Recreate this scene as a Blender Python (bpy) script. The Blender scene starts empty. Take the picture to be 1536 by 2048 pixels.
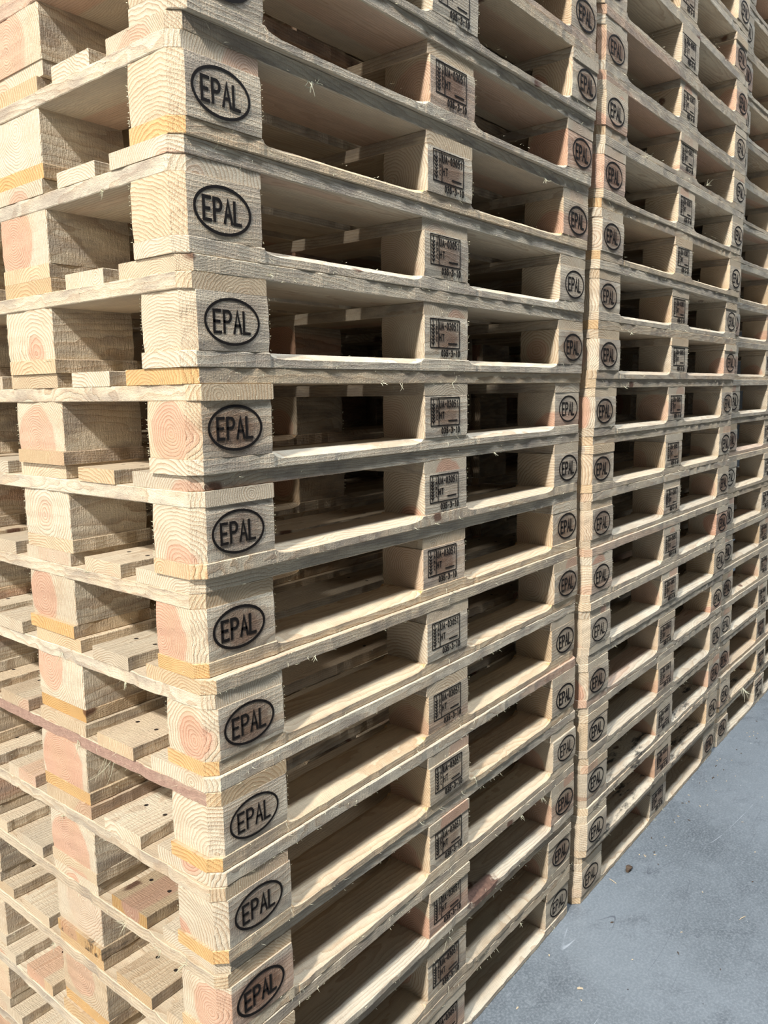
import bpy, bmesh, math, random
from mathutils import Vector, Matrix
sc = bpy.context.scene
COL = sc.collection

# ------------------------------------------------------------------ camera
CAM = (-0.6605, -0.8598, 1.4179)
YAW, PITCH, ROLL, FPX = 0.68102, -0.15091, -0.01544, 1583.3
cd = bpy.data.cameras.new('camera')
cam = bpy.data.objects.new('camera', cd); COL.objects.link(cam)
f = Vector((math.cos(PITCH)*math.cos(YAW), math.cos(PITCH)*math.sin(YAW), math.sin(PITCH)))
r = Vector((math.sin(YAW), -math.cos(YAW), 0)); u = r.cross(f)
r2 = r*math.cos(ROLL)+u*math.sin(ROLL); u2 = -r*math.sin(ROLL)+u*math.cos(ROLL)
m = Matrix((r2, u2, -f)).transposed().to_4x4(); m.translation = Vector(CAM)
cam.matrix_world = m
cd.sensor_fit = 'VERTICAL'; cd.sensor_height = 24.0; cd.lens = FPX/2048*24.0
cd.clip_start = .02; cd.clip_end = 200
sc.camera = cam

# ------------------------------------------------------------------ light
sc.view_settings.view_transform = 'Standard'; sc.view_settings.look = 'None'
sc.view_settings.gamma = 1.0; sc.view_settings.use_curve_mapping = False
sc.view_settings.exposure = -0.40
w = bpy.data.worlds.new('hall'); sc.world = w; w.use_nodes = True
bg = w.node_tree.nodes['Background']
bg.inputs[0].default_value = (.84, .92, 1.0, 1); bg.inputs[1].default_value = .17

def lamp(loc, target, size, power, col):
    d = bpy.data.lights.new('hall_lamp', 'AREA'); d.shape = 'DISK'; d.size = size
    d.energy = power; d.color = col
    o = bpy.data.objects.new('hall_lamp', d); COL.objects.link(o); o.location = loc
    o.rotation_euler = (Vector(target)-Vector(loc)).to_track_quat('-Z', 'Y').to_euler()
# the row of lamps that shines along the stacks, and the row above the aisle
lamp((-6.3, -1.2, 7.6), (0.3, 0, 1.2), .5, 2000, (1.0, .955, .89))
lamp((-15.0, -.8, 7.0), (0.3, 0, 1.2), .7, 1300, (1.0, .93, .84))
lamp((-22.0, -.4, 5.4), (0.3, 0, 1.2), .7, 1500, (1.0, .93, .84))
lamp((1.4, -1.6, 7.6), (1.4, -1.0, 0), .9, 470, (.80, .89, 1.0))
lamp((6.5, -1.6, 7.6), (5.6, -1.0, 0), .9, 470, (.80, .89, 1.0))

# ------------------------------------------------------------------ nodes
class NT:
    def __init__(s, name):
        s.m = bpy.data.materials.new(name); s.m.use_nodes = True
        s.t = s.m.node_tree; s.n = s.t.nodes; s.b = s.n['Principled BSDF']
    def put(s, node, i, v):
        if v is None: return
        if isinstance(v, bpy.types.NodeSocket): s.t.links.new(v, node.inputs[i])
        else: node.inputs[i].default_value = v
    def math(s, op, a, b=None, c=None, clamp=False):
        k = s.n.new('ShaderNodeMath'); k.operation = op; k.use_clamp = clamp
        s.put(k, 0, a); s.put(k, 1, b); s.put(k, 2, c); return k.outputs[0]
    def vec(s, op, a, b=None):
        k = s.n.new('ShaderNodeVectorMath'); k.operation = op
        s.put(k, 0, a); s.put(k, 1, b)
        return k.outputs[1] if op in ('LENGTH', 'DISTANCE') else k.outputs[0]
    def sep(s, v):
        k = s.n.new('ShaderNodeSeparateXYZ'); s.put(k, 0, v); return k.outputs
    def comb(s, x, y, z):
        k = s.n.new('ShaderNodeCombineXYZ'); s.put(k, 0, x); s.put(k, 1, y); s.put(k, 2, z); return k.outputs[0]
    def noise(s, v, scale, detail=2, rough=.5, dist=0):
        k = s.n.new('ShaderNodeTexNoise'); s.put(k, 'Vector', v); k.inputs['Scale'].default_value = scale
        k.inputs['Detail'].default_value = detail; k.inputs['Roughness'].default_value = rough
        k.inputs['Distortion'].default_value = dist; return k.outputs[0]
    def mix(s, fac, a, b, mode='MIX'):
        k = s.n.new('ShaderNodeMix'); k.data_type = 'RGBA'; k.blend_type = mode
        s.put(k, 0, fac); s.put(k, 6, a); s.put(k, 7, b); return k.outputs[2]
    def step(s, v, a, b, o0=0.0, o1=1.0):
        k = s.n.new('ShaderNodeMapRange'); k.interpolation_type = 'SMOOTHSTEP'
        s.put(k, 0, v); s.put(k, 1, a); s.put(k, 2, b); s.put(k, 3, o0); s.put(k, 4, o1); return k.outputs[0]
def srgb(r, g, b):
    h = lambda c: (c/255/12.92 if c/255 <= .04045 else ((c/255+.055)/1.055)**2.4)
    return (h(r), h(g), h(b), 1)

def wood(name, kind):
    """solid wood: rings round a pith that runs along local X; obj.color = (seed, yellow tint, brightness), alpha = heartwood"""
    t = NT(name)
    P = t.n.new('ShaderNodeTexCoord').outputs['Object']
    oi = t.n.new('ShaderNodeObjectInfo')
    cs = t.n.new('ShaderNodeSeparateColor'); t.put(cs, 0, oi.outputs['Color'])
    seed, tint, bright = cs.outputs; heart = oi.outputs['Alpha']
    wn = t.n.new('ShaderNodeTexWhiteNoise'); wn.noise_dimensions = '1D'; t.put(wn, 'W', t.math('MULTIPLY', seed, 913.7))
    h1, h2, h3 = t.sep(wn.outputs['Color'])
    off = t.vec('SCALE', wn.outputs['Color']); t.n[-1].inputs['Scale'].default_value = 40.0
    Q = t.vec('ADD', P, off)
    x, y, z = t.sep(P)
    nx_ = t.math('ABSOLUTE', t.sep(t.n['Texture Coordinate'].outputs['Normal'])[0])
    side = t.step(t.math('ABSOLUTE', t.sep(t.n['Texture Coordinate'].outputs['Normal'])[1]), .85, .95)
    end = t.step(nx_, .3, .7)      # resinous end grain is more coloured; long faces muted to paint in greyer light
    tint = t.math('MULTIPLY', tint, t.math('MULTIPLY_ADD', end, .62, .38)); heart = t.math('MULTIPLY', heart, t.math('MULTIPLY_ADD', end, .2, .8))
    wp = t.vec('MULTIPLY', Q, (2.2, 16, 16))
    w1 = t.noise(wp, 1, 3, .55); w2 = t.noise(t.vec('ADD', wp, (9, 4, 2)), 1, 3, .55)
    if kind == 'block': ry, rz, oy, oz = .07, .06, -.035, -.03
    else: ry, rz, oy, oz = .10, .10, -.05, -.095
    cy = t.math('ADD', t.math('MULTIPLY_ADD', h1, ry, oy), t.math('MULTIPLY', x, t.math('MULTIPLY_ADD', h3, .12, -.06)))
    cz = t.math('ADD', t.math('MULTIPLY_ADD', h2, rz, oz), t.math('MULTIPLY', x, t.math('MULTIPLY_ADD', h1, .05, -.025)))
    dy = t.math('ADD', t.math('SUBTRACT', y, cy), t.math('MULTIPLY_ADD', w1, .022, -.011))
    dz = t.math('ADD', t.math('SUBTRACT', z, cz), t.math('MULTIPLY_ADD', w2, .022, -.011))
    rad = t.vec('LENGTH', t.comb(dy, dz, 0.0))
    # knots
    vo = t.n.new('ShaderNodeTexVoronoi'); vo.inputs['Scale'].default_value = 1.0
    kn = t.noise(Q, 60, 2); t.put(vo, 'Vector', t.vec('ADD', t.vec('MULTIPLY', Q, (4.0, 6.5, 6.5)), t.comb(t.math('MULTIPLY', kn, .12), t.math('MULTIPLY', kn, -.1), 0.0)))
    kd = vo.outputs['Distance']
    rare = t.step(t.sep(vo.outputs['Color'])[0], .45, .5); knot = t.math('MULTIPLY', t.step(kd, .045, .085, 1.0, 0.0), rare)
    near = t.math('MULTIPLY', t.step(kd, .03, .38, 1.0, 0.0), rare)
    rad2 = t.math('ADD', rad, t.math('MULTIPLY', near, .018))
    per = t.math('MULTIPLY_ADD', h3, 130, 150)
    ph = t.math('ADD', t.math('MULTIPLY', rad2, per), t.math('MULTIPLY', t.noise(Q, 30, 2), .8))
    fr = t.math('FRACT', ph)
    ring = t.math('MULTIPLY', t.math('POWER', fr, 2.2), t.step(fr, 1.0, .9))
    gain = t.math('MULTIPLY_ADD', t.noise(t.vec('MULTIPLY', Q, (3, 20, 20)), 1, 2), .9, .1)
    ring = t.math('MULTIPLY', ring, t.math('MULTIPLY_ADD', end, .25, t.math('MULTIPLY', gain, 1.1)), None, True)
    early = t.mix(tint, srgb(222, 210, 187), srgb(224, 184, 124))
    late = t.mix(tint, srgb(170, 138, 104), srgb(190, 128, 66))
    # heartwood core, sharp rim
    rh = t.math('MULTIPLY_ADD', h3, *((.045, .024) if kind in ('block', 'oval', 'plate') else (.035, .018)))
    core = t.math('MULTIPLY', t.step(t.math('SUBTRACT', rad, rh), -.004, .004, 1.0, 0.0), heart)
    early = t.mix(core, early, srgb(218, 177, 151)); late = t.mix(core, late, srgb(178, 124, 94))
    c = t.mix(ring, early, late)
    # fibres and broad tone
    fib = t.noise(t.vec('MULTIPLY', Q, (40, 700, 700)), 1, 2, .6)
    c = t.mix(1.0, c, t.comb(*[t.math('MULTIPLY_ADD', fib, .50, .75)]*3), 'MULTIPLY')
    br = t.noise(t.vec('MULTIPLY', Q, (5, 14, 14)), 1, 3, .6)
    c = t.mix(t.step(br, .45, .75, 0.0, .35), c, srgb(196, 166, 132))
    gr = t.noise(t.vec('MULTIPLY', Q, (9, 30, 30)), 1, 4, .65)
    c = t.mix(t.math('MULTIPLY', t.step(gr, .38, .68, 0.0, .62), t.math('MULTIPLY', t.math('MULTIPLY_ADD', end, -.7, 1.0), t.math('MULTIPLY_ADD', side, .75, .25))), c, srgb(142, 131, 122))
    rough = t.math('MULTIPLY_ADD', side, -.13 if kind in ('deck', 'board', 'sooty', 'bark') else -.07, 1.03)   # rough sawn sides darker, planed faces lighter, painting in light that whitens chamfers
    c = t.mix(1.0, c, t.comb(rough, rough, rough), 'MULTIPLY')
    c = t.mix(t.math('MULTIPLY', knot, .85), c, srgb(96, 58, 42))
    c = t.mix(1.0, c, t.comb(bright, bright, bright), 'MULTIPLY')
    hgt = t.math('ADD', t.noise(t.vec('MULTIPLY', Q, (260, 900, 500)), 1, 3, .7), t.math('MULTIPLY', ring, .5))
    saw = t.noise(t.vec('MULTIPLY', Q, (420, 60, 60)), 1, 2, .6)
    hgt = t.math('ADD', hgt, t.math('MULTIPLY', saw, .9))
    if kind == 'deck':          # nail heads sunk in the boards
        ny = t.math('SUBTRACT', t.math('ABSOLUTE', t.math('ADD', y, t.math('MULTIPLY_ADD', h1, .01, -.005))), .026)
        nx = t.math('SUBTRACT', t.math('ABSOLUTE', x), .535)
        nd = t.math('MINIMUM', t.vec('LENGTH', t.comb(nx, ny, 0.0)), t.vec('LENGTH', t.comb(x, ny, 0.0)))
        nail = t.step(nd, .0028, .0042, 1.0, 0.0)
        c = t.mix(nail, c, srgb(52, 44, 40)); hgt = t.math('SUBTRACT', hgt, t.math('MULTIPLY', nail, 2.5))
    if kind in ('oval', 'plate'):  # brown scorch left by the branding iron
        if kind == 'oval': sx, sz, ox, oz_ = 1/.056, 1/.036, 0, 0
        else: sx, sz, ox, oz_ = 1/.050, 1/.032, -.004, .002
        e = t.vec('LENGTH', t.comb(t.math('MULTIPLY', t.math('SUBTRACT', x, ox), sx), t.math('MULTIPLY', t.math('SUBTRACT', z, oz_), sz), 0.0))
        e = t.math('ADD', e, t.math('MULTIPLY', t.noise(Q, 45, 4, .7), .9))
        am = t.math('MULTIPLY', t.step(e, .9, 1.75, 1.0, 0.0), t.step(h2, .1, .9, .2, .75))
        front = t.step(y, -.044, -.047) if kind == 'plate' else t.step(y, -.044, -.047)
        c = t.mix(t.math('MULTIPLY', am, front), c, srgb(98, 62, 38))
    if kind == 'sooty':
        so = t.noise(t.vec('ADD', t.vec('MULTIPLY', Q, (9, 30, 30)), (3, 3, 3)), 1, 4, .7)
        c = t.mix(t.step(so, .5, .66, 0.0, .9), c, srgb(38, 38, 40))
    if kind == 'rim':            # reddish inner bark along the whole edge
        c = t.mix(t.math('MULTIPLY', side, t.step(t.noise(t.vec('MULTIPLY', Q, (6, 30, 30)), 1, 3, .6), .25, .5, .55, .95)), c, t.mix(t.noise(Q, 120, 3, .7), srgb(128, 98, 88), srgb(188, 156, 138)))
    if kind == 'bark':           # a strip of bark left on the edge
        bx = t.math('ADD', t.math('ABSOLUTE', t.math('SUBTRACT', x, .135)), t.math('MULTIPLY_ADD', t.noise(Q, 40, 4, .7), .08, -.04))
        c = t.mix(t.math('MULTIPLY', t.step(bx, .05, .065, 1.0, 0.0), t.step(y, -.01, -.03)), c, t.mix(t.noise(Q, 150, 3, .7), srgb(66, 52, 48), srgb(150, 116, 98)))
    t.put(t.b, 'Base Color', c); t.b.inputs['Roughness'].default_value = .82
    t.b.inputs['Specular IOR Level'].default_value = .25
    bp = t.n.new('ShaderNodeBump'); bp.inputs['Strength'].default_value = .9; bp.inputs['Distance'].default_value = .0021
    t.put(bp, 'Height', hgt); t.put(t.b, 'Normal', bp.outputs[0])
    return t.m
W_BLOCK = wood('block_wood', 'block'); W_DECK = wood('deck_wood', 'deck'); W_BOARD = wood('board_wood', 'board')
W_OVAL = wood('oval_stamped_wood', 'oval'); W_PLATE = wood('plate_stamped_wood', 'plate'); W_SOOT = wood('sooty_wood', 'sooty'); W_BARK = wood('bark_edged_wood', 'bark'); W_RIM = wood('red_edged_wood', 'rim')
def plain(name, col, rough=.8, var=0):
    t = NT(name); c = srgb(*col)
    if var:
        P = t.n.new('ShaderNodeTexCoord').outputs['Object']
        c = t.mix(t.noise(P, var, 3, .6), srgb(*[v*.6 for v in col]), srgb(*[min(255, v*1.15) for v in col]))
    t.put(t.b, 'Base Color', c); t.b.inputs['Roughness'].default_value = rough
    t.b.inputs['Specular IOR Level'].default_value = .2; return t.m
BURN = plain('burned_wood', (30, 24, 21), .8, 220)
FIBRE = plain('wood_fibre', (240, 226, 194), .8, 90)
CHIP = plain('chip_wood', (206, 188, 160), .85, 60)
CHIPD = plain('dark_chip_wood', (88, 74, 62), .85, 60)

def concrete():
    t = NT('polished_concrete'); P = t.n.new('ShaderNodeTexCoord').outputs['Object']
    a = t.noise(P, 1.3, 6, .6, .4); b = t.noise(P, 7, 8, .68, .6); d = t.noise(P, 160, 3, .7)
    c = t.mix(t.step(a, .3, .7), srgb(80, 87, 92), srgb(110, 118, 124))
    c = t.mix(t.step(b, .48, .72, 0.0, .6), c, srgb(66, 72, 78))
    c = t.mix(t.step(t.noise(t.vec('ADD', P, (5, 5, 0)), 26, 6, .75), .5, .7, 0.0, .4), c, srgb(128, 135, 140))
    c = t.mix(t.step(d, .4, .7, 0.0, .5), c, srgb(140, 146, 152))
    # fine dust and grit
    v = t.n.new('ShaderNodeTexVoronoi'); v.inputs['Scale'].default_value = 34; t.put(v, 'Vector', P)
    rr = t.sep(v.outputs['Color'])[0]
    c = t.mix(t.math('MULTIPLY', t.step(v.outputs['Distance'], .035, .07, 1.0, 0.0), t.step(rr, .86, .9)), c, srgb(214, 214, 210))
    v2 = t.n.new('ShaderNodeTexVoronoi'); v2.inputs['Scale'].default_value = 19; t.put(v2, 'Vector', t.vec('ADD', P, (3.3, 1.7, 0)))
    r3 = t.sep(v2.outputs['Color'])[1]
    c = t.mix(t.math('MULTIPLY', t.step(v2.outputs['Distance'], .03, .06, 1.0, 0.0), t.step(r3, .8, .86)), c, srgb(70, 70, 74))
    # long scratches: thin level lines of a stretched noise
    for k, (rot, lo, col, thr) in enumerate(((.9, .5, (70, 74, 82), .60), (-.5, .47, (196, 202, 210), .66), (.25, .52, (78, 82, 90), .62))):
        mp = t.n.new('ShaderNodeMapping'); t.put(mp, 'Vector', P); mp.inputs['Rotation'].default_value = (0, 0, rot)
        mp.inputs['Scale'].default_value = (.9, 7, 1); mp.inputs['Location'].default_value = (k*3.1, k*5.7, 0)
        n = t.noise(mp.outputs[0], 1.0, 1, .3, .3)
        ln = t.step(t.math('ABSOLUTE', t.math('SUBTRACT', n, lo)), .0006, .0022, 1.0, 0.0)
        ms = t.step(t.noise(P, 2.3+k, 2), thr-.06, thr)
        c = t.mix(t.math('MULTIPLY', t.math('MULTIPLY', ln, ms), .7), c, srgb(*col))
    t.put(t.b, 'Base Color', c)
    t.put(t.b, 'Roughness', t.step(b, .3, .7, .38, .6))
    bp = t.n.new('ShaderNodeBump'); bp.inputs['Strength'].default_value = .25; bp.inputs['Distance'].default_value = .002
    t.put(bp, 'Height', t.math('ADD', b, t.math('MULTIPLY', d, .3))); t.put(t.b, 'Normal', bp.outputs[0])
    return t.m
FLOOR = concrete()

# ------------------------------------------------------------------ floor
def link(name, me, parent=None):
    o = bpy.data.objects.new(name, me); COL.objects.link(o)
    if parent: o.parent = parent
    return o
def mesh(name, verts, faces, mats):
    me = bpy.data.meshes.new(name); me.from_pydata(verts, [], faces)
    for m_ in mats: me.materials.append(m_)
    return me
fl = mesh('floor', [(-30, -30, -.1), (40, -30, -.1), (40, 30, -.1), (-30, 30, -.1), (-30, -30, 0), (40, -30, 0), (40, 30, 0), (-30, 30, 0)],
          [(3, 2, 1, 0), (4, 5, 6, 7), (0, 1, 5, 4), (1, 2, 6, 5), (2, 3, 7, 6), (3, 0, 4, 7)], [FLOOR])
link('floor', fl)['kind'] = 'structure'
def wall(name, x0, y0, x1, y1, h):
    q = [(x0, y0), (x1, y0), (x1, y1), (x0, y1)]
    V = [(a, b, 0) for a, b in q]+[(a, b, h) for a, b in q]
    link(name, mesh(name, V, [(3, 2, 1, 0), (4, 5, 6, 7), (0, 1, 5, 4), (1, 2, 6, 5), (2, 3, 7, 6), (3, 0, 4, 7)], [SHEET]))['kind'] = 'structure'
SHEET = plain('painted_sheet_wall', (112, 116, 118), .6)
wall('wall_back', -29, 6.0, 39, 6.2, 9); wall('wall_right', 30, -29, 30.2, 5.9, 9)

# ------------------------------------------------------------------ pallet members
CH = .016
BZ, SZ, DZ = .022, .0222, .0222          # thickness of bottom board, stringer, deck board
BLK = .0784
PITCH_Z = 0.14539
R = random.Random(7)

def add_fuzz(V, F, M, L, Wd, T, n, rg, edges='all', mat=1, lmax=.011):
    """loose hairs of wood standing off the sawn edges"""
    for _ in range(n):
        sx = rg.uniform(-L/2, L/2); side = rg.choice((-1, 1)); up = rg.choice((-1, 1))
        if edges == 'end': sx = -L/2; y0 = rg.uniform(-Wd/2, Wd/2)
        else: y0 = side*Wd/2
        p = Vector((sx, y0, up*T/2*rg.choice((1, 1, rg.random()))))
        out = Vector((rg.gauss(0, .9), side*abs(rg.gauss(.5, .4)), up*rg.gauss(.3, .5)))
        if edges == 'end': out = Vector((math.copysign(abs(rg.gauss(.5, .4)), sx), rg.gauss(0, .8), up*rg.gauss(.3, .5)))
        ln = rg.uniform(.2, 1)**2*lmax+.002; out = out.normalized()*ln
        wv = Vector((rg.gauss(0, 1), rg.gauss(0, 1), rg.gauss(0, 1))).cross(out).normalized()*rg.uniform(.00018, .0004)
        bend = Vector((rg.gauss(0, .3), rg.gauss(0, .3), -abs(rg.gauss(0, .4))))*ln
        mid = p+out*.5; tip = p+out+bend; b = len(V)
        for q in (p-wv, p+wv, mid+wv*.8, mid-wv*.8, tip):
            q = Vector(q); q.z = max(-T/2+.0001, min(T/2-.0003, q.z)); V.append(q)
        F += [(b, b+1, b+2, b+3), (b+3, b+2, b+4)]; M += [mat, mat]

def board(name, L, Wd, T, mats, seed, corners=(), scallop=None, fuzz=60, jit=.0006, efuzz=14):
    """sawn board along X. corners: which (sx, sy) corners are cut off; scallop: spans whose upper long edges are chamfered"""
    rg = random.Random(seed); h = L/2; wh = Wd/2; th = T/2
    xs = {-h, h}
    n = max(3, int(L/.02))
    for i in range(1, n): xs.add(-h+L*i/n)
    for (sx, sy) in corners: xs.add(sx*(h-CH)); xs.add(sx*(h-CH*.5))
    if scallop:
        for a, b in scallop:
            for d in (0, .004, .009, .015, .022, .03, .038): xs.add(a+d); xs.add(b-d)
    xs = sorted(xs)
    xs = [x for i, x in enumerate(xs) if i == 0 or x-xs[i-1] > .0012]
    xs[-1] = h
    V, F, M = [], [], []
    wy = [0, 0]; prof = 8
    ph1, ph2 = rg.uniform(0, 6), rg.uniform(0, 6)
    lastx, lastj = {-1: -9, 1: -9}, {-1: 0, 1: 0}
    for x in xs:
        c = 0
        if scallop:
            for a, b in scallop:
                if a < x < b:
                    d = min(x-a, b-x)/.036
                    c = 1 if d >= 1 else math.sqrt(max(0, 1-(1-d)**2))
        row = []
        for sy in (-1, 1):
            yy = wh
            for (cx, cy) in corners:
                if cy == sy:
                    d = h-x*cx
                    if d < CH: yy = wh-(CH-d)
            if x-lastx[sy] > .01: lastj[sy] = rg.gauss(0, jit); lastx[sy] = x
            j = lastj[sy]+.0006*math.sin(x*9+ph1+sy)
            row.append((sy*(yy+min(j, .0012)), c))
        (ya, ca), (yb, cb) = row
        e = .0012
        zt = th-abs(rg.gauss(0, jit*.25)); zb = -th
        cy_, cz_ = .001+.017*c, .001+.0085*c
        V += [(x, ya+e, zb), (x, yb-e, zb), (x, yb, zb+e), (x, yb, zt-cz_), (x, yb-cy_, zt), (x, ya+cy_, zt), (x, ya, zt-cz_), (x, ya, zb+e)]
    for i in range(len(xs)-1):
        a = i*prof; b = a+prof
        for k in range(prof):
            k2 = (k+1) % prof
            F.append((a+k, b+k, b+k2, a+k2)); M.append(0)
    F.append(tuple(range(prof-1, -1, -1))[::-1][::-1]); M.append(0)
    e0 = (len(xs)-1)*prof
    F.append(tuple(e0+k for k in range(prof))); M.append(0)
    if fuzz: add_fuzz(V, F, M, L, Wd, T, fuzz, rg)
    if efuzz: add_fuzz(V, F, M, L, Wd, T, efuzz, rg, 'end', 1, .002)
    me = mesh(name, V, F, mats)
    for p, mi in zip(me.polygons, M): p.material_index = mi
    bm = bmesh.new(); bm.from_mesh(me); bmesh.ops.recalc_face_normals(bm, faces=[f_ for f_ in bm.faces if f_.material_index == 0]); bm.to_mesh(me); bm.free()
    return me

def block(name, Lx, Wy, mats, seed, corner=None):
    """block with softened edges and, at a pallet corner, the cut arris"""
    rg = random.Random(seed); h, wv, t = Lx/2, Wy/2, BLK/2
    pts = []
    e = .0015
    for (sx, sy) in ((-1, -1), (1, -1), (1, 1), (-1, 1)):
        c = CH if corner == (sx, sy) else e
        a = (sx*h, sy*(wv-c)); b = (sx*(h-c), sy*wv)
        pts += ([a, b] if sx*sy > 0 else [b, a])
    V, F, M = [], [], []
    nz = 6
    for k in range(nz+1):
        z = -t+BLK*k/nz
        ins = .001 if k in (0, nz) else 0
        for (px, py) in pts:
            j = rg.gauss(0, .0003)
            V.append((px*(1-ins/h)+j, py*(1-ins/wv)+rg.gauss(0, .0002), z))
    n = len(pts)
    for k in range(nz):
        for i in range(n):
            i2 = (i+1) % n; F.append((k*n+i, k*n+i2, (k+1)*n+i2, (k+1)*n+i)); M.append(0)
    F.append(tuple(range(n-1, -1, -1))); F.append(tuple(nz*n+i for i in range(n))); M += [0, 0]
    # torn hairs up the sawn ends
    for _ in range(46):
        sx, sy = rg.choice(((-1, 1), (-1, 1), (-1, -1), (1, -1), (1, 1)))
        if corner == (sx, sy) or (sx == 1 and corner and corner[0] == 1): continue
        p = Vector((sx*h, sy*wv, rg.uniform(-t, t)))
        out = Vector((sx*abs(rg.gauss(.4, .4)), sy*abs(rg.gauss(.5, .4)), rg.gauss(0, .5))).normalized()*rg.uniform(.001, .004)
        wd = Vector((0, 0, rg.uniform(.0003, .0007))); b = len(V)
        for q in (p-wd, p+wd, p+out): q = Vector(q); q.z = max(-t+.0002, min(t-.0002, q.z)); V.append(q); F.append((b, b+1, b+2)); M.append(1)
    me = mesh(name, V, F, mats)
    for p, mi in zip(me.polygons, M): p.material_index = mi
    return me

NV = 4
def var(fn): return [fn(i) for i in range(NV)]
ML = {}
ML['deck_near'] = var(lambda i: board('deck_board', 1.2, .145, DZ, [W_DECK, FIBRE], 10+i, ((-1, -1), (1, -1)), fuzz=190))
ML['deck_far'] = var(lambda i: board('deck_board', 1.2, .145, DZ, [W_DECK, FIBRE], 20+i, ((-1, 1), (1, 1)), fuzz=60))
ML['deck_mid'] = var(lambda i: board('deck_board', 1.2, .145, DZ, [W_DECK, FIBRE], 30+i, fuzz=60))
ML['deck_slim'] = var(lambda i: board('deck_board', 1.2, .10, DZ, [W_DECK, FIBRE], 40+i, fuzz=60))
ML['str_left'] = var(lambda i: board('stringer_board', .8, .145, SZ, [W_BOARD, FIBRE], 50+i, ((-1, 1), (1, 1)), fuzz=190, jit=.001))
ML['str_rim'] = var(lambda i: board('stringer_board', .8, .145, SZ, [W_RIM, FIBRE], 50+i, ((-1, 1), (1, 1)), fuzz=190, jit=.001))
ML['str_right'] = var(lambda i: board('stringer_board', .8, .145, SZ, [W_BOARD, FIBRE], 60+i, ((-1, -1), (1, -1)), fuzz=60))
ML['str_mid'] = var(lambda i: board('stringer_board', .8, .145, SZ, [W_BOARD, FIBRE], 70+i, fuzz=60))
SP = ((-.453, -.075), (.075, .453))
ML['bot_near'] = var(lambda i: board('bottom_board', 1.2, .10, BZ, [W_BOARD, FIBRE], 80+i, ((-1, -1), (1, -1)), SP, fuzz=130))
ML['bot_far'] = var(lambda i: board('bottom_board', 1.2, .10, BZ, [W_BOARD, FIBRE], 90+i, ((-1, 1), (1, 1)), SP, fuzz=40))
ML['bot_mid'] = var(lambda i: board('bottom_board', 1.2, .145, BZ, [W_BOARD, FIBRE], 100+i, (), SP, fuzz=40))
ML['bot_soot'] = var(lambda i: board('bottom_board', 1.2, .10, BZ, [W_SOOT, FIBRE], 80+i, ((-1, -1), (1, -1)), SP, fuzz=130))
ML['bot_bark'] = var(lambda i: board('bottom_board', 1.2, .10, BZ, [W_BARK, FIBRE], 80+i, ((-1, -1), (1, -1)), SP, fuzz=130, jit=.0012))
ML['deck_soot'] = var(lambda i: board('deck_board', 1.2, .145, DZ, [W_SOOT, FIBRE], 10+i, ((-1, -1), (1, -1)), fuzz=190))
ML['bot_mid_soot'] = var(lambda i: board('bottom_board', 1.2, .145, BZ, [W_SOOT, FIBRE], 100+i, (), SP, fuzz=40))
for sx in (-1, 1):
    for sy in (-1, 1):
        mt = W_OVAL if sy < 0 else W_BLOCK
        ML['blk', sx, sy] = var(lambda i: block('corner_block', .145, .10, [mt, FIBRE], 110+i, (sx, sy)))
ML['blk', 0, -1] = var(lambda i: block('middle_block', .145, .10, [W_PLATE, FIBRE], 120+i))
ML['blk', 0, 1] = var(lambda i: block('middle_block', .145, .10, [W_BLOCK, FIBRE], 130+i))
ML['blk', 1, 0] = ML['blk', 0, 0] = ML['blk', -1, 0] = var(lambda i: block('centre_block', .145, .145, [W_BLOCK, FIBRE], 140+i))

# ------------------------------------------------------------------ burned marks
def arc(cx, cy, rx, ry, a0, a1, n=10):
    return [(cx+rx*math.cos(math.radians(a0+(a1-a0)*i/n)), cy+ry*math.sin(math.radians(a0+(a1-a0)*i/n))) for i in range(n+1)]
G = {   # stroke letters in a 1 x 1.6 cell
 'E': [[(.9, 1.6), (0, 1.6), (0, 0), (.9, 0)], [(0, .8), (.75, .8)]],
 'P': [[(0, 0), (0, 1.6)]+[(.45, 1.6)]+arc(.5, 1.2, .45, .4, 90, -90)+[(0, .8)]],
 'A': [[(0, 0), (.5, 1.6), (1, 0)], [(.2, .55), (.8, .55)]],
 'L': [[(0, 1.6), (0, 0), (.85, 0)]],
 'U': [[(0, 1.6), (0, .5)]+arc(.45, .45, .45, .45, 180, 360)+[(.9, 1.6)]],
 '0': [arc(.45, .8, .42, .8, 0, 360, 18)],
 '3': [arc(.4, 1.2, .42, .4, 150, -90)+arc(.4, .42, .46, .42, 90, -150)],
 '5': [[(.85, 1.6), (.1, 1.6), (.05, .9)]+arc(.4, .5, .46, .5, 110, -150)],
 '1': [[(.2, 1.3), (.5, 1.6), (.5, 0)]],
 'H': [[(0, 0), (0, 1.6)], [(.9, 0), (.9, 1.6)], [(0, .8), (.9, .8)]],
 'T': [[(0, 1.6), (1, 1.6)], [(.5, 1.6), (.5, 0)]],
 'I': [[(.4, 0), (.4, 1.6)]],
 'C': [arc(.5, .8, .45, .8, 50, 310)],
 '-': [[(.2, .8), (.75, .8)]]}
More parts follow.
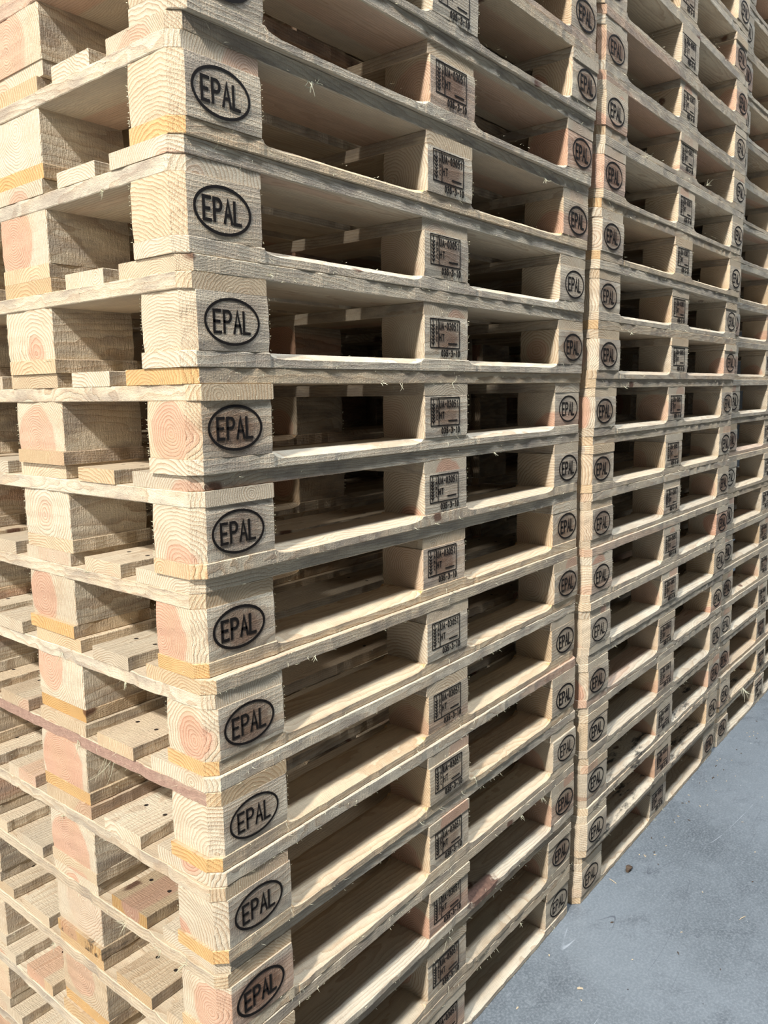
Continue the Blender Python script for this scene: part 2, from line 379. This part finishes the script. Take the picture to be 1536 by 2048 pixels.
def ribbon(V, F, pts, wd, y, th=.0004):
    """flat stroke with round ends on the plane y, slightly raised"""
    q = [Vector(p) for p in pts]
    closed = (q[0]-q[-1]).length < 1e-6
    if not closed:
        d = (q[0]-q[1]).normalized()*wd*.35; q[0] = q[0]+d
        d = (q[-1]-q[-2]).normalized()*wd*.35; q[-1] = q[-1]+d
    n = len(q); b = len(V)
    for i, p in enumerate(q):
        a = q[i-1] if i else (q[-2] if closed else p); c = q[i+1] if i < n-1 else (q[1] if closed else p)
        d1 = (p-a).normalized() if (p-a).length > 0 else (c-p).normalized(); d2 = (c-p).normalized() if (c-p).length > 0 else d1
        t_ = (d1+d2).normalized() if (d1+d2).length > .1 else d1
        nn = Vector((-t_.y, t_.x)); k = wd/2/max(.55, nn.dot(Vector((-d1.y, d1.x))))
        for s in (-1, 1):
            e = p+nn*k*s; V.append((e.x, y-th, e.y)); V.append((e.x, y+.0003, e.y))
    for i in range(n-1):
        a = b+4*i; c = a+4
        F += [(a, c, c+2, a+2), (a, a+1, c+1, c), (a+2, c+2, c+3, a+3)]
    F += [(b, b+2, b+3, b+1), (b+4*n-4, b+4*n-3, b+4*n-1, b+4*n-2)]
def text(V, F, s, x, z, h, wcell, gap, wd, y, vert=False):
    for ch in s:
        for st in G[ch]:
            ribbon(V, F, [(x+px*wcell, z+pz/1.6*h) for px, pz in st], wd, y)
        if vert: z -= h*1.25
        else: x += wcell+gap
def oval_mark(wd):
    V, F = [], []; y = -.0502
    ribbon(V, F, arc(0, 0, .0475, .0302, 0, 360, 48), wd, y)
    text(V, F, 'EPAL', -.0325, -.0145, .0285, .0124, .0050, wd*1.08, y)
    return mesh('burned_oval_mark', V, F, [BURN])
def plate_mark():
    V, F = [], []; y = -.0502; x0, x1, z0, z1 = -.054, .041, -.0175, .0345
    ribbon(V, F, [(x0, z0), (x0, z1), (x1, z1), (x1, z0), (x0-.0005, z0)], .0018, y)
    ribbon(V, F, [(-.0285, z0), (-.0285, z1)], .0016, y)
    ribbon(V, F, [(-.046, z0+.003), (-.046, z1-.003)], .0015, y)          # ear of grain
    for k in range(6):
        zz = z0+.008+k*.0062
        ribbon(V, F, [(-.046, zz-.003), (-.0505, zz+.002)], .0018, y); ribbon(V, F, [(-.046, zz-.003), (-.0415, zz+.002)], .0018, y)
    text(V, F, 'IPPC', -.036, .0232, .0078, .0040, 0, .0011, y, True)
    text(V, F, 'UA-03051', -.0255, .0165, .0125, .0058, .0024, .0016, y)
    text(V, F, 'HT', -.0255, -.0040, .0115, .0060, .0030, .0017, y)
    ribbon(V, F, [(.004, -.009), (.033, -.009)], .0022, y)
    text(V, F, '035-3-10', -.019, -.0330, .0112, .0056, .0024, .0017, y)
    return mesh('burned_plate_mark', V, F, [BURN])
OVAL = [oval_mark(w_) for w_ in (.0036, .0041, .0033, .0038)]; PLATE = [plate_mark()]

# ------------------------------------------------------------------ pallets
def colour(rg, tint=None, bright=None, heart=None):
    return (rg.random(), rg.random()**2.2*.75 if tint is None else tint,
            rg.uniform(.84, 1.04) if bright is None else bright,
            (rg.uniform(.5, 1) if rg.random() < .6 else rg.uniform(0, .3)) if heart is None else heart)
def part(name, me, loc, root, col, rz=0):
    o = link(name, me, root); o.location = loc; o.rotation_euler = (0, 0, rz); o.color = col; return o
X3 = (.0725, .6, 1.1275); Y3 = (.05, .4, .75)
DECKY = ((.0725, 'deck_near'), (.23575, 'deck_slim'), (.4, 'deck_mid'), (.56425, 'deck_slim'), (.7275, 'deck_far'))
def pallet(loc, rz, rg, label, group=None, ov={}, marks=True, zs_=1.0):
    """loc: the near left bottom corner of the pallet before it turns about its middle"""
    root = bpy.data.objects.new('wooden_pallet', None); COL.objects.link(root); root.empty_display_size = .1
    root['label'] = label; root['category'] = 'pallet'
    if group: root['group'] = group
    ca, sa = math.cos(rz), math.sin(rz)
    root.location = (loc[0]+.6-(.6*ca-.4*sa), loc[1]+.4-(.6*sa+.4*ca), loc[2]); root.rotation_euler = (0, 0, rz); root.scale = (1, 1, zs_)
    j = lambda s: max(-2*s, min(2*s, rg.gauss(0, s)))
    for k, (y, key) in enumerate((('%s' % 0, 'bot_near'), (1, 'bot_mid'), (2, 'bot_far'))):
        kk = ov.get(('botmesh', k), key)
        part('bottom_board', rg.choice(ML[kk]), (.6+j(.002), Y3[k]+j(.0008), BZ/2), root, ov.get(('bot', k)) or colour(rg))
    for a, x in enumerate(X3):
        for b, y in enumerate(Y3):
            sx, sy = a-1, b-1
            nm = 'corner_block' if sx and sy else ('centre_block' if sx == 0 and sy == 0 else 'middle_block')
            vi = rg.randrange(NV)
            o = part(nm, ML['blk', sx, sy][vi], (x+(j(.0015)), y+(-.0012+j(.0012) if b == 0 else j(.002)), BZ+BLK/2+.0001), root, ov.get(('blk', a, b)) or colour(rg, rg.random()**2*.4), j(.003))
            if b == 0 and marks:
                if sx: mk = part('burned_mark', rg.choice(OVAL), (j(.0012)+.0015, 0, j(.0012)), o, (0, 0, 0, 1)); mk['label'] = 'dark burned oval mark with four letters'
                else: mk = part('burned_mark', PLATE[0], (j(.001), 0, j(.001)), o, (0, 0, 0, 1)); mk['label'] = 'dark burned rectangular mark with grain ear and code'
    zs = BZ+BLK+SZ/2+.0002
    for a, (x, key) in enumerate(zip(X3, ('str_left', 'str_mid', 'str_right'))):
        part('stringer_board', rg.choice(ML[ov.get(('strmesh', a), key)]), (x+j(.0012), .4+j(.0015), zs), root, ov.get(('str', a)) or colour(rg, rg.random()**2*.35), math.pi/2)
    for k, (y, key) in enumerate(DECKY):
        kk = ov.get(('deckmesh', k), key)
        part('deck_board', rg.choice(ML[kk]), (.6+j(.0018), y+j(.001), BZ+BLK+SZ+DZ/2+.0003), root, ov.get(('deck', k)) or colour(rg))
    return root

# offsets read off the photograph: level -> (dx cm, dy cm, turn in 0.01 rad)
J1 = {0: (-0.44, 0.62, 0.1), 1: (-0.39, 0.37, 0.04), 2: (-0.06, -0.04, 0.03), 3: (0.01, -0.0, 0.18), 4: (-0.46, -0.19, 0.7), 5: (-0.13, 0.47, 0.75), 6: (0.38, 0.58, 0.22), 7: (0.64, 1.22, -0.53), 8: (0.31, 0.89, 0.06), 9: (-0.07, 0.49, 0.51), 10: (-0.22, 0.09, 0.12), 11: (-0.31, 0.09, -0.3), 12: (0.04, -0.36, -0.38), 13: (0.27, -1.09, -0.25), 14: (0.4, -1.72, -0.48), 15: (0.02, -1.41, -0.47)}
J2 = {0: (0.3, 0.9, 0.05), 1: (0.03, -0.03, 0.49), 2: (0.27, 0.05, 0.29), 3: (0.09, 0.11, 0.14), 4: (-0.38, 0.21, -0.06), 5: (-0.01, -0.13, 0.03), 6: (0.21, -0.13, -0.14), 7: (0.17, 0.12, -0.17), 8: (-0.17, 0.11, -0.26), 9: (-0.07, 0.02, -0.13), 10: (0.1, -0.32, -0.18), 11: (0.12, -0.02, 0.01), 12: (0.24, -0.45, -0.19), 13: (0.22, -0.6, -0.01), 14: (0.28, -0.62, -0.03), 15: (0.07, -0.28, -0.03), 16: (-0.24, -0.1, -0.08), 17: (-0.38, 0.61, 0.11), 18: (-0.25, 0.55, 0.12)}
J3 = {0: (0.57, -1.17, 0.36), 1: (0.5, -1.44, 0.57), 2: (0.27, -0.86, 0.23), 3: (0.15, -0.8, 0.21), 4: (0.09, -0.57, 0.03), 5: (-0.1, -0.08, -0.17), 6: (-0.1, 0.16, -0.15), 7: (-0.04, -0.1, -0.34), 8: (-0.17, 0.34, -0.44), 9: (-0.04, 0.06, -0.07), 10: (-0.35, 1.35, -0.15), 11: (-0.38, 1.49, -0.17), 12: (-0.41, 1.63, -0.18)}
ORD = ['bottom', 'second', 'third', 'fourth', 'fifth', 'sixth', 'seventh', 'eighth', 'ninth', 'tenth', 'eleventh', 'twelfth', 'thirteenth', 'fourteenth', 'fifteenth', 'sixteenth', 'seventeenth', 'eighteenth', 'nineteenth', 'twentieth', 'twenty-first', 'twenty-second', 'twenty-third']
def C(s, t, b, h): return (s, t, b, h)
Y = lambda s: C(s, .85, 1.0, .1)      # yellow board
PALE = lambda s: C(s, .05, 1.06, 0)
OV1 = {
 12: {('bot', 0): Y(.11), ('bot', 1): C(.52, .95, .98, .2), ('blk', 0, 0): C(.31, .2, 1, .9), ('blk', 0, 1): C(.77, 0, 1.05, .1), ('deck', 1): PALE(.4)},
 11: {('bot', 0): PALE(.2), ('bot', 1): C(.23, .4, 1, .2), ('blk', 0, 0): C(.36, .3, 1, .8), ('blk', 0, 1): C(.64, 0, 1, 1), ('deck', 1): PALE(.6)},
 10: {('bot', 0): PALE(.25), ('bot', 1): C(.7, .4, 1, .2), ('blk', 0, 0): C(.38, .1, 1, .5), ('blk', 0, 1): C(.83, .1, 1.04, 1), ('deck', 1): PALE(.35), ('deck', 0): C(.9, .2, .95, 0)},
 9: {('bot', 0): PALE(.44), ('blk', 0, 0): C(.14, .25, 1, .9), ('blk', 0, 1): C(.57, .1, 1.02, .8), ('deck', 0): C(.71, .9, .95, 1), ('deck', 1): PALE(.8), ('str', 0): C(.3, .35, 1.03, 0)},
 8: {('bot', 0): C(.3, .5, 1, .1), ('blk', 0, 0): C(.48, .1, 1, .9), ('blk', 0, 1): C(.21, 0, 1.05, .5), ('str', 0): C(.35, .1, 1.06, 0), ('bot', 1): C(.4, .3, 1, .6)},
 7: {('bot', 0): C(.61, .9, 1, .2), ('bot', 1): C(.12, .95, .95, .3), ('str', 0): C(.33, .3, 1, 1), ('blk', 0, 0): C(.27, .1, 1, 1), ('deck', 1): C(.2, .2, 1, .3)},
 6: {('bot', 0): Y(.8), ('bot', 1): C(.9, 1, .85, .6), ('str', 0): PALE(.1), ('blk', 0, 0): C(.935, .1, 1, 1), ('blk', 0, 1): C(.03, 0, 1.05, .9)},
 5: {('strmesh', 0): 'str_rim', ('bot', 0): C(.5, .95, .98, .1), ('bot', 1): C(.6, .9, .9, .4), ('str', 0): C(.7, .5, .9, 1), ('blk', 0, 1): C(.9, .0, 1.02, 1), ('deck', 1): C(.1, .35, 1, .1)},
 4: {('bot', 0): C(.8, .9, 1, .1), ('bot', 1): C(.2, .3, .95, .9), ('blk', 0, 1): C(.34, 0, 1, .9), ('deck', 1): PALE(.97), ('str', 0): C(.1, .3, .95, .2)},
 3: {('bot', 0): C(.84, .6, 1, .1), ('bot', 1): C(.3, .9, .8, .6), ('botmesh', 1): 'bot_mid_soot', ('deck', 1): C(.62, 1, .62, 1), ('str', 0): C(.4, .35, .9, .5)},
 2: {('botmesh', 0): 'bot_bark', ('deck', 1): C(.43, .6, .85, .1), ('bot', 1): C(.55, .95, .9, .3), ('str', 0): C(.4, .35, .95, .6)},
 1: {('bot', 0): C(.22, .4, .78, 1)},
}
OV2 = {1: {('botmesh', 0): 'bot_soot', ('deckmesh', 0): 'deck_soot'}, 2: {('botmesh', 0): 'bot_soot'}}
DESC = {
 ('A', 12): 'with a yellow bottom board', ('A', 11): 'with pinkish ringed corner block',
 ('A', 9): 'with orange deck board', ('A', 7): 'with pink stringer edge', ('A', 6): 'with orange striped bottom board',
 ('A', 5): 'with dark reddish stringer edge', ('A', 4): 'with white slim deck board', ('A', 3): 'with brown slim deck board'}
NM = {'A': 'nearest stack', 'B': 'middle stack', 'C': 'farthest stack'}
PAL = {}
def first_row(key, n, base, turn, J, ov, seed):
    zsc = {'A': 1.0, 'B': .991, 'C': .992}[key]
    for l in range(n):
        rg = random.Random(seed*100+l)
        dx, dy, ro = J.get(l, (rg.gauss(0, .25), rg.gauss(0, .3), rg.gauss(0, .25)))
        if l not in J and J: k = max(J); dx, dy = J[k][0]+rg.gauss(0, .2), J[k][1]+rg.gauss(0, .2)
        gx, gy = .6+dx/100, .4+dy/100
        ca, sa = math.cos(turn), math.sin(turn)
        X = gx*ca-gy*sa+base[0]; Yy = gx*sa+gy*ca+base[1]
        d = DESC.get((key, l), 'of pale boards' if key == 'A' else ('blotched with black soot' if key == 'B' and l in (1, 2) else 'of raw boards'))
        lab = 'wooden pallet %s, %s from the floor in the %s' % (d, ORD[l], NM[key])
        if l == 0: lab = 'bottom wooden pallet of the %s, standing on the grey concrete floor' % NM[key]
        PAL[key, l] = pallet((X-.6, Yy-.4, l*PITCH_Z*zsc+.0003), ro/100+turn, rg, lab, 'stamped wooden pallets in the %s' % NM[key], ov.get(l, {}), True, zsc)
first_row('A', 18, (0, 0), 0, J1, OV1, 1)
first_row('B', 21, (1.2185, -0.0135), -0.00410, J2, OV2, 2)
first_row('C', 22, (2.4469, 0.0077), -0.01568, J3, {1: {('botmesh', 0): 'bot_soot'}}, 3)
for s, (bx, n) in enumerate(((.02, 19), (1.26, 20))):
    for l in range(n):
        rg = random.Random(900+s*50+l)
        pallet((bx+rg.gauss(0, .003), .86+rg.gauss(0, .004), l*PITCH_Z+.0003), rg.gauss(0, .002), rg,
               'wooden pallet in the shaded row of stacks behind the stamped ones', 'pallets in the shaded row behind', {}, False)

# ------------------------------------------------------------------ torn splinters and litter
def strand(V, F, pts, r0):
    q = [Vector(p) for p in pts]; b = len(V); n = len(q)
    for i, p in enumerate(q):
        d = (q[min(i+1, n-1)]-q[max(i-1, 0)]).normalized(); s = d.cross(Vector((.3, .9, .2))).normalized(); v = d.cross(s)
        k = r0*(1-.75*i/(n-1))
        for a in range(3): V.append(p+(s*math.cos(a*2.094)+v*math.sin(a*2.094)*.5)*k)
    for i in range(n-1):
        for a in range(3):
            F.append((b+3*i+a, b+3*i+(a+1) % 3, b+3*i+3+(a+1) % 3, b+3*i+3+a))
    F += [(b+2, b+1, b), (b+3*n-3, b+3*n-2, b+3*n-1)]
def splinter(key, level, kind, pos, size, n, drop, out, rg, width=.0007):
    """strips of wood fibre torn from the edge of a board; pos in the pallet's own frame"""
    root = PAL[key, level]
    kids = [c for c in root.children if c.name.split('.')[0] == kind]
    p = Vector(pos); brd = min(kids, key=lambda c: (abs(c.location.x-p.x) if kind == 'stringer_board' else abs(c.location.y-p.y)) + abs(c.location.z-p.z))
    V, F = [], []
    for _ in range(n):
        a = Vector((rg.gauss(0, size*.12), 0, rg.gauss(0, .001))) if out[1] else Vector((0, rg.gauss(0, size*.12), rg.gauss(0, .001)))
        d = (Vector(out)*rg.uniform(.1, .35)+Vector((0, 0, drop))+Vector((rg.gauss(0, .4), rg.gauss(0, .4), rg.gauss(0, .25)))*(.9)).normalized()
        if out[1] and d.y > -.05: d.y = -.1
        if out[0] and d.x > -.05: d.x = -.1
        ln = size*rg.uniform(.45, 1); k = 7; pts = [a]; c = Vector((rg.gauss(0, 1), rg.gauss(0, .3), rg.gauss(0, 1)))*.15
        for i in range(k):
            d = (d+c).normalized(); d2 = d
            if out[1]: d2 = Vector((d.x, -abs(d.y), d.z))
            if out[0]: d2 = Vector((-abs(d.x), d.y, d.z))
            pts.append(pts[-1]+d2*ln/k)
        strand(V, F, pts, width*rg.uniform(.7, 1.3))
    me = mesh('splinter', V, F, [FIBRE])
    o = link('splinter', me, brd)
    M_ = Matrix.LocRotScale(brd.location, brd.rotation_euler, None).inverted() @ Matrix.Translation(p)
    o.matrix_local = M_
    o['label'] = 'pale torn splinters'
rs = random.Random(5)
ZD, ZS_, ZB = .124, .102, .012
for key, lv, kind, pos, size, n, drop in (
    ('A', 12, 'deck_board', (.243, -.001, ZD), .032, 7, -.9), ('A', 12, 'deck_board', (.255, -.001, ZD), .014, 5, .3),
    ('A', 12, 'deck_board', (.963, -.001, ZD), .024, 5, -.8), 
    ('A', 9, 'deck_board', (.457, -.001, ZD), .028, 2, -1.1), ('A', 9, 'deck_board', (.40, -.001, ZD), .014, 4, .2),
    ('A', 9, 'deck_board', (.62, -.001, ZD), .022, 3, -.6), ('A', 10, 'deck_board', (.15, -.001, .13), .014, 4, .1),
    ('A', 4, 'bottom_board', (.69, -.001, .020), .022, 7, -.1), ('A', 2, 'deck_board', (1.007, -.001, ZD), .024, 4, -.7),
    ('A', 2, 'deck_board', (.90, -.001, ZD), .016, 4, -.8), ('A', 0, 'deck_board', (.917, -.001, ZD), .015, 4, -.6),
    ('A', 1, 'deck_board', (.60, -.001, .13), .03, 3, -.3), ('A', 8, 'deck_board', (.78, -.001, ZD), .014, 5, -.5),
    ('A', 6, 'deck_board', (.62, -.001, .142), .014, 3, .7), ('A', 6, 'deck_board', (.22, -.001, ZD), .013, 4, -.6),
    ('B', 13, 'deck_board', (.265, -.001, .142), .024, 3, .7), ('B', 14, 'bottom_board', (.77, -.001, .020), .026, 4, .5),
    ('B', 10, 'deck_board', (.22, -.001, ZD), .018, 4, -.4), ('B', 9, 'deck_board', (.2, -.001, ZD), .018, 3, -.3)):
    splinter(key, lv, kind, pos, size, n, drop, (0, -1, 0), rs)
splinter('C', 1, 'bottom_board', (.33, -.001, .004), .075, 5, -.9, (0, -1, 0), rs, .0028)
for lv, kind, pos, size, n, drop in (
    (5, 'stringer_board', (-.001, .265, ZS_), .055, 6, -1.2), (5, 'stringer_board', (-.001, .348, .112), .034, 3, -.9),
    (6, 'stringer_board', (-.001, .387, .112), .042, 2, -.5), (3, 'stringer_board', (-.001, .248, .108), .030, 10, -.2),
    (3, 'stringer_board', (-.001, .15, .108), .024, 9, -.2), (3, 'stringer_board', (-.001, .085, .108), .026, 8, .1),
    (10, 'bottom_board', (-.001, .34, .018), .026, 3, .3), (11, 'stringer_board', (-.001, .163, ZS_), .018, 6, -.5),
    (7, 'stringer_board', (-.001, .28, .12), .02, 2, .2), (4, 'stringer_board', (-.001, .42, ZS_), .022, 7, -.5),
    (6, 'stringer_board', (-.001, .2, ZS_), .016, 8, -.5), (2, 'stringer_board', (-.001, .5, ZS_), .018, 6, -.4)):
    splinter('A', lv, kind, pos, size, n, drop, (-1, 0, 0), rs)

def chip_mesh(L, W, T, rg):
    n = 7; V, F = [], []
    for i in range(n):
        t_ = i/(n-1); wv = W*(.35+.65*math.sin(math.pi*(t_*.8+.1)))*rg.uniform(.6, 1.1); zc_ = rg.uniform(0, .25)*T+T*.8*math.sin(t_*math.pi)
        for (a, b) in ((-1, 0), (1, 0), (1, 1), (-1, 1)): V.append((L*(t_-.5), a*wv/2+rg.gauss(0, W*.06), zc_+b*T*rg.uniform(.6, 1)))
    for i in range(n-1):
        for k in range(4): F.append((4*i+k, 4*i+(k+1) % 4, 4*i+4+(k+1) % 4, 4*i+4+k))
    F += [(3, 2, 1, 0), (4*n-4, 4*n-3, 4*n-2, 4*n-1)]
    zm = min(v[2] for v in V)
    return [(x, y, z-zm) for x, y, z in V], F
CH_ = ((1.47, -.050, 'clump'), (1.389, -.034, 'stick'), (1.446, -.374, 'stick'), (1.0, -.030, 'w'), (.943, -.141, 'big'), (.91, -.159, 'w'), (1.29, -.264, 'w'), (1.606, -.076, 'd'), (1.663, -.092, 'w'), (1.212, -.385, 'd'), (1.206, -.284, 'd'), (2.264, -.134, 'w'), (2.35, -.044, 'w'), (1.113, -.202, 'w'), (2.021, -.045, 'w'), (1.961, -.056, 'w'), (2.132, -.047, 'd'), (1.815, -.066, 'w'), (1.566, -.044, 'w'), (1.678, -.040, 'd'), (1.794, -.319, 'w'), (1.95, -.241, 'w'), (2.162, -.25, 'w'), (1.495, -.254, 'w'), (.798, -.053, 'w'), (1.216, -.105, 'd'), (1.631, -.353, 'd'))
LAB = {'clump': 'brown crumpled lump of bark on the grey floor near the gap between two stacks', 'big': 'pale curled wood flake on the grey floor near the bottom edge of the photo'}
rc = random.Random(11); seen = {}
allc = list(CH_)
for _ in range(34):      # litter swept up against the stacks
    x_ = rc.uniform(1.55, 3.0); allc.append((x_, -.045-abs(rc.gauss(0, .035))-(.02 if x_ > 2.4 else 0), rc.choice('wwd')))
for i, (x_, y_, k) in enumerate(allc):
    L, W, T = {'clump': (.030, .017, .008), 'stick': (.026, .0022, .0016), 'w': (rc.uniform(.004, .009), rc.uniform(.002, .004), .0009), 'big': (.014, .008, .0012), 'd': (rc.uniform(.005, .012), rc.uniform(.002, .004), .0012)}[k]
    V, F = chip_mesh(L, W, T, rc)
    nm = {'clump': 'bark_lump', 'stick': 'wood_sliver', 'big': 'wood_flake'}.get(k, 'wood_chip')
    o = link(nm, mesh(nm, V, F, [CHIPD if k in ('clump', 'd') else CHIP]))
    o.location = (x_, y_, .0002); o.rotation_euler = (0, 0, rc.uniform(0, 6.28) if k != 'stick' else (1.2 if i == 1 else -.35))
    o['category'] = 'wood scrap'
    if k in LAB: o['label'] = LAB[k]
    elif k == 'stick': o['label'] = 'thin pale sliver lying beside the brown bark lump' if i == 1 else 'thin pale sliver lying alone out on the open grey floor'
    else:
        o['label'] = 'tiny pale wood chip scattered on the grey concrete floor' if k == 'w' else 'tiny dark wood chip scattered on the grey concrete floor'
        o['group'] = 'tiny pale chips on the floor' if k == 'w' else 'tiny dark chips on the floor'
